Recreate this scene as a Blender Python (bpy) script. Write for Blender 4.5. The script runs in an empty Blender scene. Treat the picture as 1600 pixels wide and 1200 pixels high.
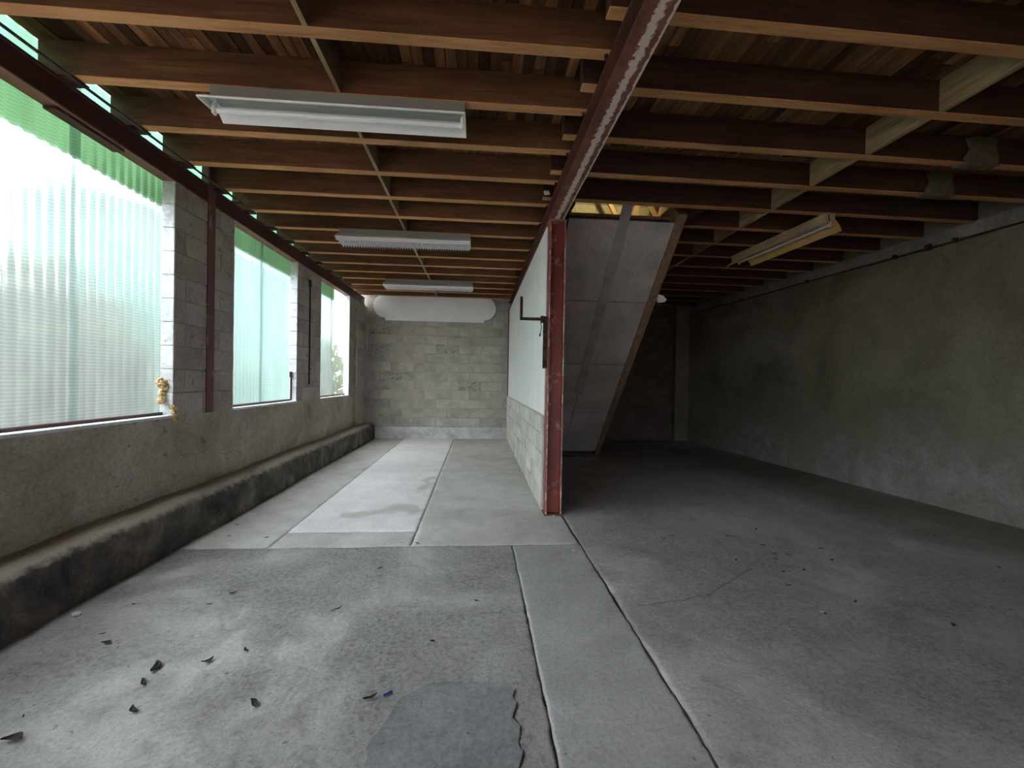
import bpy, bmesh, math, random
import numpy as np
from mathutils import Vector, Matrix
random.seed(7); rng = np.random.default_rng(7)
scn = bpy.context.scene
col = scn.collection

# ---------------------------------------------------------------- camera
cam_d = bpy.data.cameras.new('camera'); cam = bpy.data.objects.new('camera', cam_d); col.objects.link(cam)
cam_d.sensor_width = 36; cam_d.lens = 680/1600*36; cam_d.clip_start = .05; cam_d.clip_end = 300
r_ = (0.9968140482, -0.0778710115, 0.0172585880)
u_ = (-0.0165809072, 0.0093408455, 0.9998188947)
f_ = (0.0780181185, 0.9969196829, -0.0080199140)
cam.matrix_world = Matrix(((r_[0], u_[0], -f_[0], 0), (r_[1], u_[1], -f_[1], 0), (r_[2], u_[2], -f_[2], 1.33), (0, 0, 0, 1)))
scn.camera = cam
scn.view_settings.view_transform = 'Standard'; scn.view_settings.look = 'None'
scn.view_settings.gamma = 1; scn.view_settings.use_curve_mapping = False
scn.view_settings.exposure = 0.55
# ---------------------------------------------------------------- overcast sky
SKY = 12.0
w = bpy.data.worlds.new('overcast_sky'); scn.world = w; w.use_nodes = True
wn = w.node_tree.nodes; wl = w.node_tree.links
bg = wn['Background']; bg.inputs[1].default_value = SKY
tc = wn.new('ShaderNodeTexCoord'); sx = wn.new('ShaderNodeSeparateXYZ'); rp = wn.new('ShaderNodeValToRGB')
wl.new(tc.outputs['Generated'], sx.inputs[0]); wl.new(sx.outputs[2], rp.inputs[0]); wl.new(rp.outputs[0], bg.inputs[0])
rp.color_ramp.elements[0].position = 0.0; rp.color_ramp.elements[0].color = (.70, .68, .74, 1)
rp.color_ramp.elements[1].position = 0.8; rp.color_ramp.elements[1].color = (.98, .92, 1, 1)
# daylight stands on the whole sky; the sun is behind thick cloud
sd = bpy.data.lights.new('veiled_sun', 'SUN'); sd.energy = 1.5; sd.angle = math.radians(60); sd.color = (1, .97, .92)
so = bpy.data.objects.new('veiled_sun', sd); col.objects.link(so); so.rotation_euler = (math.radians(12), math.radians(-48), 0)

# ---------------------------------------------------------------- materials
class NT:
    def __init__(s, name):
        s.m = bpy.data.materials.new(name); s.m.use_nodes = True
        s.n = s.m.node_tree.nodes; s.l = s.m.node_tree.links; s.b = s.n['Principled BSDF']
    def node(s, t, **k):
        o = s.n.new(t)
        for a, v in k.items(): setattr(o, a, v)
        return o
    def set(s, sock, v):
        if isinstance(v, bpy.types.NodeSocket): s.l.new(v, sock)
        elif v is not None: sock.default_value = v
    def math(s, op, a, b=0.0, clamp=False):
        o = s.node('ShaderNodeMath', operation=op, use_clamp=clamp); s.set(o.inputs[0], a); s.set(o.inputs[1], b); return o.outputs[0]
    def vec(s, op, a, b=(0, 0, 0), out=0):
        o = s.node('ShaderNodeVectorMath', operation=op); s.set(o.inputs[0], a); s.set(o.inputs[1], b); return o.outputs[out]
    def noise(s, v, scale, detail=4, rough=.6, dist=0):
        o = s.node('ShaderNodeTexNoise'); s.set(o.inputs['Vector'], v); o.inputs['Scale'].default_value = scale
        o.inputs['Detail'].default_value = detail; o.inputs['Roughness'].default_value = rough; o.inputs['Distortion'].default_value = dist
        return o.outputs['Fac']
    def ramp(s, f, stops):
        o = s.node('ShaderNodeValToRGB'); s.set(o.inputs[0], f); e = o.color_ramp.elements
        while len(e) < len(stops): e.new(.5)
        for i, (p, c) in enumerate(stops):
            e[i].position = p; e[i].color = (*c, 1) if not isinstance(c, (int, float)) else (c, c, c, 1)
        return o.outputs[0]
    def mix(s, f, a, b, mode='MIX'):
        o = s.node('ShaderNodeMix', data_type='RGBA', blend_type=mode)
        s.set(o.inputs[0], f); s.set(o.inputs[6], a if isinstance(a, bpy.types.NodeSocket) else (*a, 1)); s.set(o.inputs[7], b if isinstance(b, bpy.types.NodeSocket) else (*b, 1))
        return o.outputs[2]
    def pos(s, stretch=(1, 1, 1), rand=False):
        g = s.node('ShaderNodeNewGeometry').outputs['Position']
        v = s.vec('MULTIPLY', g, stretch)
        if rand:
            oi = s.node('ShaderNodeObjectInfo').outputs['Random']
            v = s.vec('ADD', v, s.vec('SCALE', (31.7, 17.3, 53.1), out=0) if False else s.scale((31.7, 17.3, 53.1), oi))
        return v
    def scale(s, v, f):
        o = s.node('ShaderNodeVectorMath', operation='SCALE'); s.set(o.inputs[0], v); s.set(o.inputs['Scale'], f); return o.outputs[0]
    def bump(s, h, strength=.3, dist=.01, prev=None):
        o = s.node('ShaderNodeBump'); o.inputs['Strength'].default_value = strength; o.inputs['Distance'].default_value = dist
        s.set(o.inputs['Height'], h)
        if prev is not None: s.l.new(prev, o.inputs['Normal'])
        return o.outputs[0]
    def out(s, colr, rough=.8, normal=None, metallic=0, spec=.3):
        s.set(s.b.inputs['Base Color'], colr if isinstance(colr, bpy.types.NodeSocket) else (*colr, 1))
        s.set(s.b.inputs['Roughness'], rough); s.b.inputs['Metallic'].default_value = metallic
        s.b.inputs['Specular IOR Level'].default_value = spec
        if normal is not None: s.l.new(normal, s.b.inputs['Normal'])
        return s.m
    def rnd(s, lo, hi):
        oi = s.node('ShaderNodeObjectInfo').outputs['Random']
        return s.math('ADD', s.math('MULTIPLY', oi, hi-lo), lo)
    def segment(s, P, a, b, width, soft):
        """mask that is 1 on the ground segment a-b and falls off at width"""
        a = Vector((a[0], a[1], 0)); b = Vector((b[0], b[1], 0)); ab = b-a
        pa = s.vec('SUBTRACT', P, a)
        t = s.math('DIVIDE', s.vec('DOT_PRODUCT', pa, ab, out=1), ab.dot(ab), clamp=True)
        q = s.scale(tuple(ab), t)
        d = s.vec('DISTANCE', pa, q, out=1)
        return s.math('DIVIDE', s.math('SUBTRACT', width+soft, d), soft, clamp=True)

def g(v): return (v/255/12.92 if v <= 10 else ((v/255+.055)/1.055)**2.4)
def rgb(r, gg, b, k=1.0): return (g(r)*k, g(gg)*k, g(b)*k)

def concrete(name, cols, scale=1.2, bump=.4, bdist=.006, fine=60, rough=.9, rand=None, stretch=(1, 1, 1), spots=.0, spotcol=(.03, .028, .025), scuff=False):
    t = NT(name); P = t.pos(stretch, rand is not None)
    big = t.noise(P, scale, 6, .62, .4); fn = t.noise(P, fine, 5, .7)
    c = t.ramp(big, [(.28, cols[0]), (.5, cols[1]), (.72, cols[2])])
    c = t.mix(1, c, t.ramp(fn, [(.3, .72), (.65, 1.15)]), 'MULTIPLY')
    if spots:
        sp = t.noise(P, 9, 5, .7, .5)
        c = t.mix(t.math('MULTIPLY', t.ramp(sp, [(.60, 0.0), (.68, 1.0)]), spots), c, spotcol)
    if scuff:                                          # a few blocks carry black scuffs
        who = t.math('GREATER_THAN', t.node('ShaderNodeObjectInfo').outputs['Random'], .93)
        sm = t.ramp(t.noise(t.pos((1, 1, 1.6)), 30, 6, .8, 1.0), [(.50, 0.0), (.56, .8)])
        c = t.mix(t.math('MULTIPLY', who, sm), c, (.03, .03, .03))
    if rand: 
        r = t.rnd(*rand); cc = t.node('ShaderNodeCombineColor'); [t.l.new(r, cc.inputs[i]) for i in range(3)]
        c = t.mix(1, c, cc.outputs[0], 'MULTIPLY')
    h = t.math('ADD', t.math('MULTIPLY', fn, .5), t.noise(P, fine*.25, 4, .6))
    return t.out(c, rough, t.bump(h, bump, bdist))

def wood(name, dark, mid, light, axis='x', rand=(.7, 1.2), rough=.75, stain=None, gs=1.0):
    t = NT(name); st = {'x': (1.2, 14, 14), 'y': (14, 1.2, 14), 'z': (14, 14, 1.2)}[axis]
    P = t.pos(st, True)
    n = t.noise(P, 1.6*gs, 7, .68, .8); n2 = t.noise(t.pos((1, 1, 1), True), 1.3, 3)
    c = t.ramp(n, [(.3, dark), (.5, mid), (.72, light)])
    c = t.mix(t.ramp(n2, [(.4, 0.0), (.7, .5)]), c, stain or tuple(x*.45 for x in mid))
    r = t.rnd(*rand); cc = t.node('ShaderNodeCombineColor'); [t.l.new(r, cc.inputs[i]) for i in range(3)]
    c = t.mix(1, c, cc.outputs[0], 'MULTIPLY')
    return t.out(c, rough, t.bump(n, .3, .003))

def metal_paint(name, base, flake, amount=.58, rough=.5, stretch=(1, 1, 1), dark=None, metallic=0.0):
    t = NT(name); P = t.pos(stretch)
    n = t.noise(P, 9, 7, .7, .6); n2 = t.noise(P, 3, 4)
    c = t.mix(t.ramp(n2, [(.35, 0.0), (.7, 1.0)]), base, dark or tuple(x*.5 for x in base))
    c = t.mix(t.ramp(n, [(amount, 0.0), (amount+.07, 1.0)]), c, flake)
    return t.out(c, rough, t.bump(n, .25, .003), metallic=metallic, spec=.45)

M = {}
M['wall_dirty'] = concrete('grey_brown_render', [rgb(134, 123, 112), rgb(170, 160, 150), rgb(194, 186, 176)], 1.3, .6, .007, 45, spots=.55, spotcol=rgb(74, 66, 58), stretch=(1, 1, 1.3))
def right_wall_mat():
    t = NT('mottled_window_lit_render'); P = t.pos(); z = t.node('ShaderNodeSeparateXYZ'); t.l.new(P, z.inputs[0])
    n = t.noise(P, .9, 7, .62, .5); n2 = t.noise(P, 3.5, 7, .7, .6); fn = t.noise(P, 35, 5, .7)
    olive = t.ramp(n, [(.3, rgb(96, 90, 74)), (.5, rgb(124, 119, 100)), (.7, rgb(144, 140, 122))])
    grey = t.ramp(n2, [(.3, rgb(128, 124, 120)), (.55, rgb(158, 156, 156)), (.72, rgb(180, 178, 182))])
    k = t.math('ADD', t.math('MULTIPLY', z.outputs[2], .55), t.math('MULTIPLY', t.math('SUBTRACT', n, .5), 2.2))
    k = t.math('ADD', k, t.math('MULTIPLY', z.outputs[1], .09))
    c = t.mix(t.ramp(k, [(.30, 0.0), (1.15, 1.0)]), grey, olive)  # window light on the low, near wall painted in as paler grey
    c = t.mix(t.ramp(n2, [(.60, 0.0), (.68, .45)]), c, rgb(88, 82, 72))
    c = t.mix(1, c, t.ramp(fn, [(.3, .82), (.65, 1.1)]), 'MULTIPLY')
    return t.out(c, .9, t.bump(t.math('ADD', fn, n2), .35, .005))
M['wall_right'] = right_wall_mat()
M['smear'] = concrete('dull_plaster', [rgb(84, 78, 62), rgb(104, 97, 78), rgb(122, 115, 96)], 6, .6, .006, 30)
M['ring_beam'] = concrete('pale_cast_concrete', [rgb(112, 112, 104), rgb(136, 136, 128), rgb(152, 152, 145)], 2, .5, .006, 30)
M['block'] = concrete('grey_concrete_block', [rgb(150, 146, 136), rgb(178, 174, 163), rgb(196, 192, 182)], 2.5, .7, .004, 90, rand=(.92, 1.05), spots=.18, scuff=True)
M['mortar_shaded'] = concrete('shaded_mortar', [rgb(80, 75, 70), rgb(98, 93, 87), rgb(112, 107, 100)], 3)  # mortar darkened to paint in the shade of the right bay
M['block_shaded'] = concrete('shaded_concrete_block', [rgb(84, 78, 72), rgb(104, 98, 91), rgb(122, 116, 108)], 2.5, .7, .004, 90, rand=(.9, 1.06), spots=.2)  # same blocks darkened, the right bay's shade put into their colour
M['block_light'] = concrete('pale_concrete_block', [rgb(168, 166, 156), rgb(202, 200, 192), rgb(222, 221, 216)], 2.2, .7, .004, 80, rand=(.9, 1.08), spots=.12)
M['block_pier'] = concrete('smeared_pier_block', [rgb(142, 132, 125), rgb(172, 163, 157), rgb(188, 180, 173)], 1.6, .6, .005, 50, rand=(.95, 1.04), spots=.6, spotcol=rgb(80, 70, 64))
M['block_attic'] = concrete('cream_concrete_block', [rgb(170, 160, 112), rgb(192, 182, 136), rgb(206, 198, 156)], 2, .4, .004, 60, rand=(.92, 1.05))
M['mortar'] = concrete('grey_mortar', [rgb(150, 146, 138), rgb(176, 172, 164), rgb(196, 193, 186)], 3, .6, .004, 70)
M['limewash'] = concrete('white_limewash', [rgb(190, 194, 196), rgb(216, 220, 222), rgb(232, 234, 236)], 3, .6, .004, 40, spots=.6, spotcol=rgb(110, 100, 88))
M['plinth'] = concrete('pale_blue_grey_concrete', [rgb(170, 170, 168), rgb(204, 204, 206), rgb(222, 222, 226)], 3, .6, .006, 50, spots=.3)

def kerb_mat():
    t = NT('black_stained_kerb'); P = t.pos((1, 1, 1)); z = t.node('ShaderNodeSeparateXYZ'); t.l.new(P, z.inputs[0])
    n = t.noise(P, 3.2, 6, .68, .5); n3 = t.noise(P, 14, 6, .7)
    c = t.ramp(n, [(.34, rgb(50, 48, 47)), (.52, rgb(90, 86, 81)), (.70, rgb(140, 132, 122))])
    zz = t.math('ADD', z.outputs[2], t.math('MULTIPLY', t.math('SUBTRACT', n3, .5), .12))
    c = t.mix(t.ramp(zz, [(.285, 0.0), (.325, 1.0)]), c, rgb(170, 162, 150))
    c = t.mix(t.ramp(t.math('ADD', n3, t.math('MULTIPLY', z.outputs[2], -1.2)), [(.62, 0.0), (.7, .8)]), c, rgb(120, 112, 98))
    fl = t.noise(P, 26, 4, .7)
    c = t.mix(t.math('MULTIPLY', t.ramp(fl, [(.66, 0.0), (.7, .5)]), 1), c, rgb(150, 146, 138))
    return t.out(c, .8, t.bump(t.math('ADD', n3, fl), .5, .008))
M['kerb'] = kerb_mat()

def slab_mat(name, cols, pit=0.0, bump=.5, extra=None, tint=None, fine=55):
    t = NT(name); P = t.pos()
    big = t.noise(P, .55, 6, .62, .6); md = t.noise(P, 4, 8, .7, .4); fn = t.noise(P, fine, 7, .8)
    c = t.ramp(t.math('ADD', t.math('MULTIPLY', big, .55), t.math('MULTIPLY', md, .45)), [(.36, cols[0]), (.5, cols[1]), (.63, cols[2])])
    c = t.mix(1, c, t.ramp(fn, [(.3, .70), (.5, .97), (.72, 1.15)]), 'MULTIPLY')
    sc = t.noise(t.pos((1.0, 5.0, 1)), 5, 6, .7, 1.2)                       # faint drag marks
    c = t.mix(t.ramp(sc, [(.60, 0.0), (.70, .22)]), c, rgb(112, 108, 102))
    dots = t.noise(P, 26, 3, .5, .2)
    c = t.mix(t.ramp(dots, [(.70, 0.0), (.74, .6)]), c, rgb(84, 80, 74))
    h = t.math('ADD', t.math('MULTIPLY', fn, .6), t.math('MULTIPLY', md, .9))
    if pit:
        where = t.ramp(t.noise(P, .9, 5, .65, .6), [(.40, 0.15), (.56, 1.0)])
        ag = t.noise(P, 34, 8, .85, .3)
        c = t.mix(t.math('MULTIPLY', t.math('MULTIPLY', t.ramp(ag, [(.42, 1.0), (.52, 0.0)]), where), .55*pit), c, rgb(104, 100, 94))
        c = t.mix(t.math('MULTIPLY', t.math('MULTIPLY', t.ramp(ag, [(.56, 0.0), (.66, 1.0)]), where), .35*pit), c, rgb(206, 204, 200))
        h = t.math('ADD', h, t.math('MULTIPLY', t.math('MULTIPLY', ag, where), 3.2*pit))
    if extra: c, h = extra(t, P, c, h)
    return t.out(c, .85, t.bump(h, bump, .013 if pit else .007), spec=.25)
def right_extra(t, P, c, h):
    wob = t.scale(t.node('ShaderNodeTexNoise').outputs['Color'], .25)
    n = t.noise(P, 7, 6, .7)
    Pw = t.vec('ADD', P, t.scale((.35, .2, 0), t.math('SUBTRACT', t.noise(P, 2.2, 4), .5)))
    m = t.segment(Pw, (3.45, 5.0), (3.62, 4.15), .05, .22)
    m2 = t.segment(Pw, (3.3, 4.75), (3.5, 3.6), .01, .10)
    m = t.math('MAXIMUM', m, t.math('MULTIPLY', m2, .5))
    m = t.math('MULTIPLY', m, t.ramp(n, [(.35, 0.1), (.6, 1.0)]))
    c = t.mix(t.math('MULTIPLY', m, .5), c, rgb(205, 205, 215))
    Pc = t.vec('ADD', P, t.scale((.12, .12, 0), t.math('SUBTRACT', t.noise(P, 9, 5, .7), .5)))
    k = t.math('MAXIMUM', t.segment(Pc, (.98, 2.52), (1.45, 2.62), .002, .008), t.segment(Pc, (1.45, 2.62), (2.0, 3.0), .002, .008))
    c = t.mix(t.math('MULTIPLY', t.math('MULTIPLY', k, n), .8), c, rgb(80, 78, 74))
    h = t.math('SUBTRACT', h, t.math('MULTIPLY', k, 1.0))
    # olive brown band along the right wall
    d = t.segment(Pw, (5.2, 2.2), (4.3, 8), .35, .8)
    c = t.mix(t.math('MULTIPLY', d, .5), c, rgb(112, 103, 84))
    return c, h
def strip_extra(t, P, c, h):
    Pw = t.vec('ADD', P, t.scale((.5, .5, 0), t.math('SUBTRACT', t.noise(P, 3, 3), .5)))
    for a, b, r in (((-1.20, 4.35), (-.95, 4.40), .05), ((-.62, 4.45), (-.80, 4.55), .07), ((-.65, 5.3), (-.6, 5.9), .01)):
        c = t.mix(t.math('MULTIPLY', t.segment(Pw, a, b, r, .10), .55), c, rgb(158, 156, 140))
    return c, h
M['slab_rough'] = slab_mat('worn_exposed_aggregate', [rgb(162, 159, 157), rgb(184, 182, 180), rgb(198, 196, 195)], 1.0, .85)
M['slab_smooth'] = slab_mat('smooth_grey_concrete', [rgb(152, 150, 150), rgb(170, 168, 169), rgb(184, 182, 184)], .3, .5)
M['slab_right'] = slab_mat('right_worn_concrete', [rgb(160, 155, 151), rgb(184, 180, 178), rgb(200, 197, 197)], .9, .8, right_extra)
M['slab_back'] = slab_mat('dusty_beige_concrete', [rgb(164, 161, 156), rgb(186, 184, 180), rgb(204, 202, 200)], 0, .3)
M['slab_white'] = slab_mat('pale_skimmed_concrete', [rgb(204, 203, 203), rgb(220, 219, 220), rgb(232, 231, 232)], 0, .2, strip_extra)
M['slab_patch'] = slab_mat('blue_grey_trowelled_patch', [rgb(138, 138, 140), rgb(158, 159, 161), rgb(176, 176, 179)], .6, .9, fine=40)

M['deck'] = wood('deck_board_wood', rgb(72, 46, 30), rgb(108, 74, 46), rgb(150, 110, 68), 'y', (.3, 1.8), gs=.8)
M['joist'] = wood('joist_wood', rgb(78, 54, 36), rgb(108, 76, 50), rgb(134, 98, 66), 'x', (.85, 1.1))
M['joist_lit_underside'] = wood('lit_joist_underside', rgb(160, 114, 72), rgb(200, 150, 100), rgb(216, 170, 118), 'x', (.9, 1.05))  # paler undersides: light bounced off the floor put into the wood colour
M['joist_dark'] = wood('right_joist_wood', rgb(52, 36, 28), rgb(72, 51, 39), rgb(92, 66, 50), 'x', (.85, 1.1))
M['nogging_left'] = wood('dark_nogging_wood', rgb(96, 82, 62), rgb(132, 114, 88), rgb(156, 138, 108), 'y', (.8, 1.1))
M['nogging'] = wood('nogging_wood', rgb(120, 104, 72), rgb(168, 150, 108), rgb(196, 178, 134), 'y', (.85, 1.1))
M['stair_wood'] = wood('stringer_wood', rgb(104, 84, 66), rgb(140, 118, 96), rgb(164, 142, 118), 'z', (.95, 1.05))
M['rafter'] = wood('fresh_rafter_wood', rgb(190, 150, 92), rgb(226, 186, 124), rgb(238, 204, 150), 'z', (.8, 1.1))
M['steel_red'] = metal_paint('red_oxide_painted_steel', rgb(140, 66, 58), rgb(164, 134, 124), .56, .45, (1, 1, .6), rgb(104, 50, 46))
M['steel_dark'] = metal_paint('dark_red_steel', rgb(82, 46, 42), rgb(110, 96, 86), .66, .5, (1, .5, 1), rgb(58, 36, 34))
M['steel_brown'] = metal_paint('rust_brown_steel', rgb(116, 70, 54), rgb(150, 120, 104), .62, .6, (1, .5, 1), rgb(80, 48, 40))
M['steel_mauve'] = metal_paint('mauve_brown_steel', rgb(112, 76, 74), rgb(150, 136, 128), .58, .6, (1, 1, .5), rgb(84, 58, 56))
M['steel_flange'] = metal_paint('brown_steel_flange', rgb(130, 92, 76), rgb(158, 134, 120), .62, .5, (1, .4, 1))
M['edge_pink'] = metal_paint('worn_pink_flange_edge', rgb(176, 122, 118), rgb(206, 180, 168), .5, .5)

def beam_under():
    t = NT('flaking_beam_underside'); P = t.pos(); sp = t.node('ShaderNodeSeparateXYZ'); t.l.new(P, sp.inputs[0])
    n = t.noise(t.pos((1, .8, 1)), 26, 7, .72, .4)
    x = sp.outputs[0]
    c = t.mix(t.ramp(t.noise(P, 5, 5), [(.4, 0.0), (.65, 1.0)]), rgb(134, 88, 70), rgb(92, 62, 52))
    for cx, wd, amt in ((.752, .030, 1.0), (.815, .014, 1.0)):
        d = t.math('ABSOLUTE', t.math('SUBTRACT', x, cx))
        m = t.math('SUBTRACT', t.math('ADD', n, .18), t.math('MULTIPLY', d, .35/wd*.9))
        c = t.mix(t.ramp(m, [(.42, 0.0), (.5, amt)]), c, rgb(214, 198, 188))
    return t.out(c, .7, t.bump(n, .6, .006))
M['beam_under'] = beam_under()

t = NT('white_painted_board'); n = t.noise(t.pos(), 2, 4)
M['white_board'] = t.out(t.ramp(n, [(.3, rgb(232, 235, 233)), (.7, rgb(246, 248, 247))]), .35, None)
t = NT('white_streaked_panel'); n = t.noise(t.pos((1, 9, .35)), 1.6, 5, .6)
M['panel'] = t.out(t.ramp(n, [(.3, rgb(228, 230, 224)), (.7, rgb(246, 247, 244))]), .5, t.bump(n, .15, .004))
t = NT('white_enamel'); n = t.noise(t.pos((1, 6, 6)), 3, 4)
M['enamel'] = t.out(t.ramp(n, [(.3, rgb(232, 236, 232)), (.7, rgb(248, 250, 248))]), .35, None, spec=.5)
t = NT('grey_green_housing'); M['housing'] = t.out(rgb(146, 152, 144), .5)
t = NT('yellowed_reflector'); n = t.noise(t.pos(), 4, 4); M['yellowed'] = t.out(t.ramp(n, [(.3, rgb(186, 150, 92)), (.7, rgb(214, 180, 120))]), .5)
t = NT('aged_cream_housing'); n = t.noise(t.pos((3, 1, 3)), 3, 5); M['cream'] = t.out(t.ramp(n, [(.3, rgb(160, 142, 108)), (.7, rgb(200, 182, 146))]), .6)
t = NT('frosted_tube'); M['tube'] = t.out(rgb(232, 236, 238), .25, spec=.6)
t = NT('louvre_white'); M['louvre'] = t.out(rgb(236, 238, 240), .4)
t = NT('fibre_cement_board'); P = t.pos(); n = t.noise(P, 2.5, 6, .65); fn = t.noise(P, 45, 4)
c = t.mix(1, t.ramp(n, [(.3, rgb(160, 158, 154)), (.7, rgb(194, 192, 188))]), t.ramp(fn, [(.35, .86), (.65, 1.06)]), 'MULTIPLY')
M['soffit'] = t.out(c, .85, t.bump(fn, .2, .003))
t = NT('galvanised_strip'); n = t.noise(t.pos(), 6, 5); M['galv'] = t.out(t.ramp(n, [(.3, rgb(142, 142, 140)), (.7, rgb(166, 166, 164))]), .7)
t = NT('black_iron'); n = t.noise(t.pos(), 20, 5); M['iron'] = t.out(t.ramp(n, [(.4, rgb(38, 32, 30)), (.65, rgb(82, 58, 46))]), .7, t.bump(n, .3, .003))
t = NT('grey_cable'); M['cable'] = t.out(rgb(74, 70, 70), .6)
t = NT('dry_leaf'); n = t.noise(t.pos((1, 1, 1), True), 30, 4); M['leaf'] = t.out(t.ramp(n, [(.3, rgb(30, 26, 22)), (.7, rgb(56, 48, 38))]), .85)
t = NT('pebble_grey'); M['pebble'] = t.out(rgb(192, 190, 184), .9)
t = NT('blue_plastic'); M['blue'] = t.out(rgb(44, 52, 140), .4)
t = NT('yellow_foam'); n = t.noise(t.pos(), 60, 4, .7); M['foam'] = t.out(t.ramp(n, [(.35, rgb(120, 84, 48)), (.5, rgb(206, 176, 118)), (.65, rgb(236, 224, 196))]), .9, t.bump(n, .8, .01))
t = NT('cobweb'); M['web'] = t.out(rgb(208, 206, 200), .9)
t = NT('outdoor_foliage'); n = t.noise(t.pos((1, 1, 1), True), 5, 3); M['foliage'] = t.out(t.ramp(n, [(.3, rgb(34, 66, 30)), (.7, rgb(72, 112, 52))]), .6)
t = NT('bark'); M['bark'] = t.out(rgb(96, 78, 58), .9)
t = NT('pink_paving'); n = t.noise(t.pos(), 1.5, 5); M['paving'] = t.out(t.ramp(n, [(.3, rgb(150, 110, 96)), (.7, rgb(168, 130, 116))]), .9)
t = NT('teal_sheet'); n = t.noise(t.pos((1, 1, .3)), 2, 4); M['teal'] = t.out(t.ramp(n, [(.3, rgb(36, 88, 78)), (.7, rgb(60, 112, 100))]), .7)

def grp(name, tint, fwd, scat, refl, straight=.04):
    """glass-fibre sheet: most light is scattered forwards, a little sideways, a little goes straight through"""
    t = NT(name); t.n.remove(t.b); out = t.n['Material Output']
    sp = t.node('ShaderNodeSeparateXYZ'); t.l.new(t.pos(), sp.inputs[0])
    dirt = t.noise(t.pos((1, 1, .5)), 3, 5, .6)
    rib = t.math('ADD', t.math('MULTIPLY', t.math('SINE', t.math('MULTIPLY', sp.outputs[2], 2*math.pi/.022)), .10), .90)
    k = t.math('MULTIPLY', rib, t.ramp(dirt, [(.3, .80), (.65, 1.0)]))
    cc = t.node('ShaderNodeCombineColor'); [t.l.new(k, cc.inputs[i]) for i in range(3)]
    def tin(a): return t.mix(1, cc.outputs[0], tuple(x*a for x in tint), 'MULTIPLY')
    rf = t.node('ShaderNodeBsdfRefraction'); rf.inputs['IOR'].default_value = 1.16; rf.inputs['Roughness'].default_value = .42; t.l.new(tin(fwd), rf.inputs[0])
    tl = t.node('ShaderNodeBsdfTranslucent'); t.l.new(tin(scat), tl.inputs[0])
    df = t.node('ShaderNodeBsdfDiffuse'); df.inputs[0].default_value = (*[x*refl for x in tint], 1)
    tr = t.node('ShaderNodeBsdfTransparent'); t.l.new(tin(straight), tr.inputs[0])
    a = t.node('ShaderNodeAddShader'); t.l.new(rf.outputs[0], a.inputs[0]); t.l.new(tl.outputs[0], a.inputs[1])
    b = t.node('ShaderNodeAddShader'); t.l.new(df.outputs[0], b.inputs[0]); t.l.new(tr.outputs[0], b.inputs[1])
    e = t.node('ShaderNodeAddShader'); t.l.new(a.outputs[0], e.inputs[0]); t.l.new(b.outputs[0], e.inputs[1]); t.l.new(e.outputs[0], out.inputs[0])
    return t.m
M['grp'] = grp('translucent_grp_sheet', (.82, .95, .92), .46, .12, .10)
M['grp_clear'] = grp('clearer_grp_sheet', (.90, .95, .90), .45, .07, .08, .25)
M['grp_green'] = grp('green_grp_strip', (.30, .62, .28), .12, .06, .3)
M['grp_mint'] = grp('mint_grp_strip', (.50, .95, .66), .16, .08, .2)

# ---------------------------------------------------------------- builders
def mesh(name, verts, faces, mats, smooth=False, idx=None):
    me = bpy.data.meshes.new(name); me.from_pydata([tuple(v) for v in verts], [], faces)
    for m in (mats if isinstance(mats, (list, tuple)) else [mats]): me.materials.append(m)
    if idx is not None: me.polygons.foreach_set('material_index', idx)
    if smooth: me.polygons.foreach_set('use_smooth', [True]*len(me.polygons))
    me.update(); return me
def link(name, me, parent=None, loc=None):
    o = bpy.data.objects.new(name, me); col.objects.link(o)
    if loc is not None: o.location = loc
    if parent: o.parent = parent
    return o
def empty(name, loc, rz=0):
    o = bpy.data.objects.new(name, None); col.objects.link(o); o.location = loc; o.rotation_euler = (0, 0, rz); o.empty_display_size = .05; return o
def tag(o, label, cat, group=None):
    o['label'] = label; o['category'] = cat
    if group: o['group'] = group
    return o
def struct(o): o['kind'] = 'structure'; return o

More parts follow.
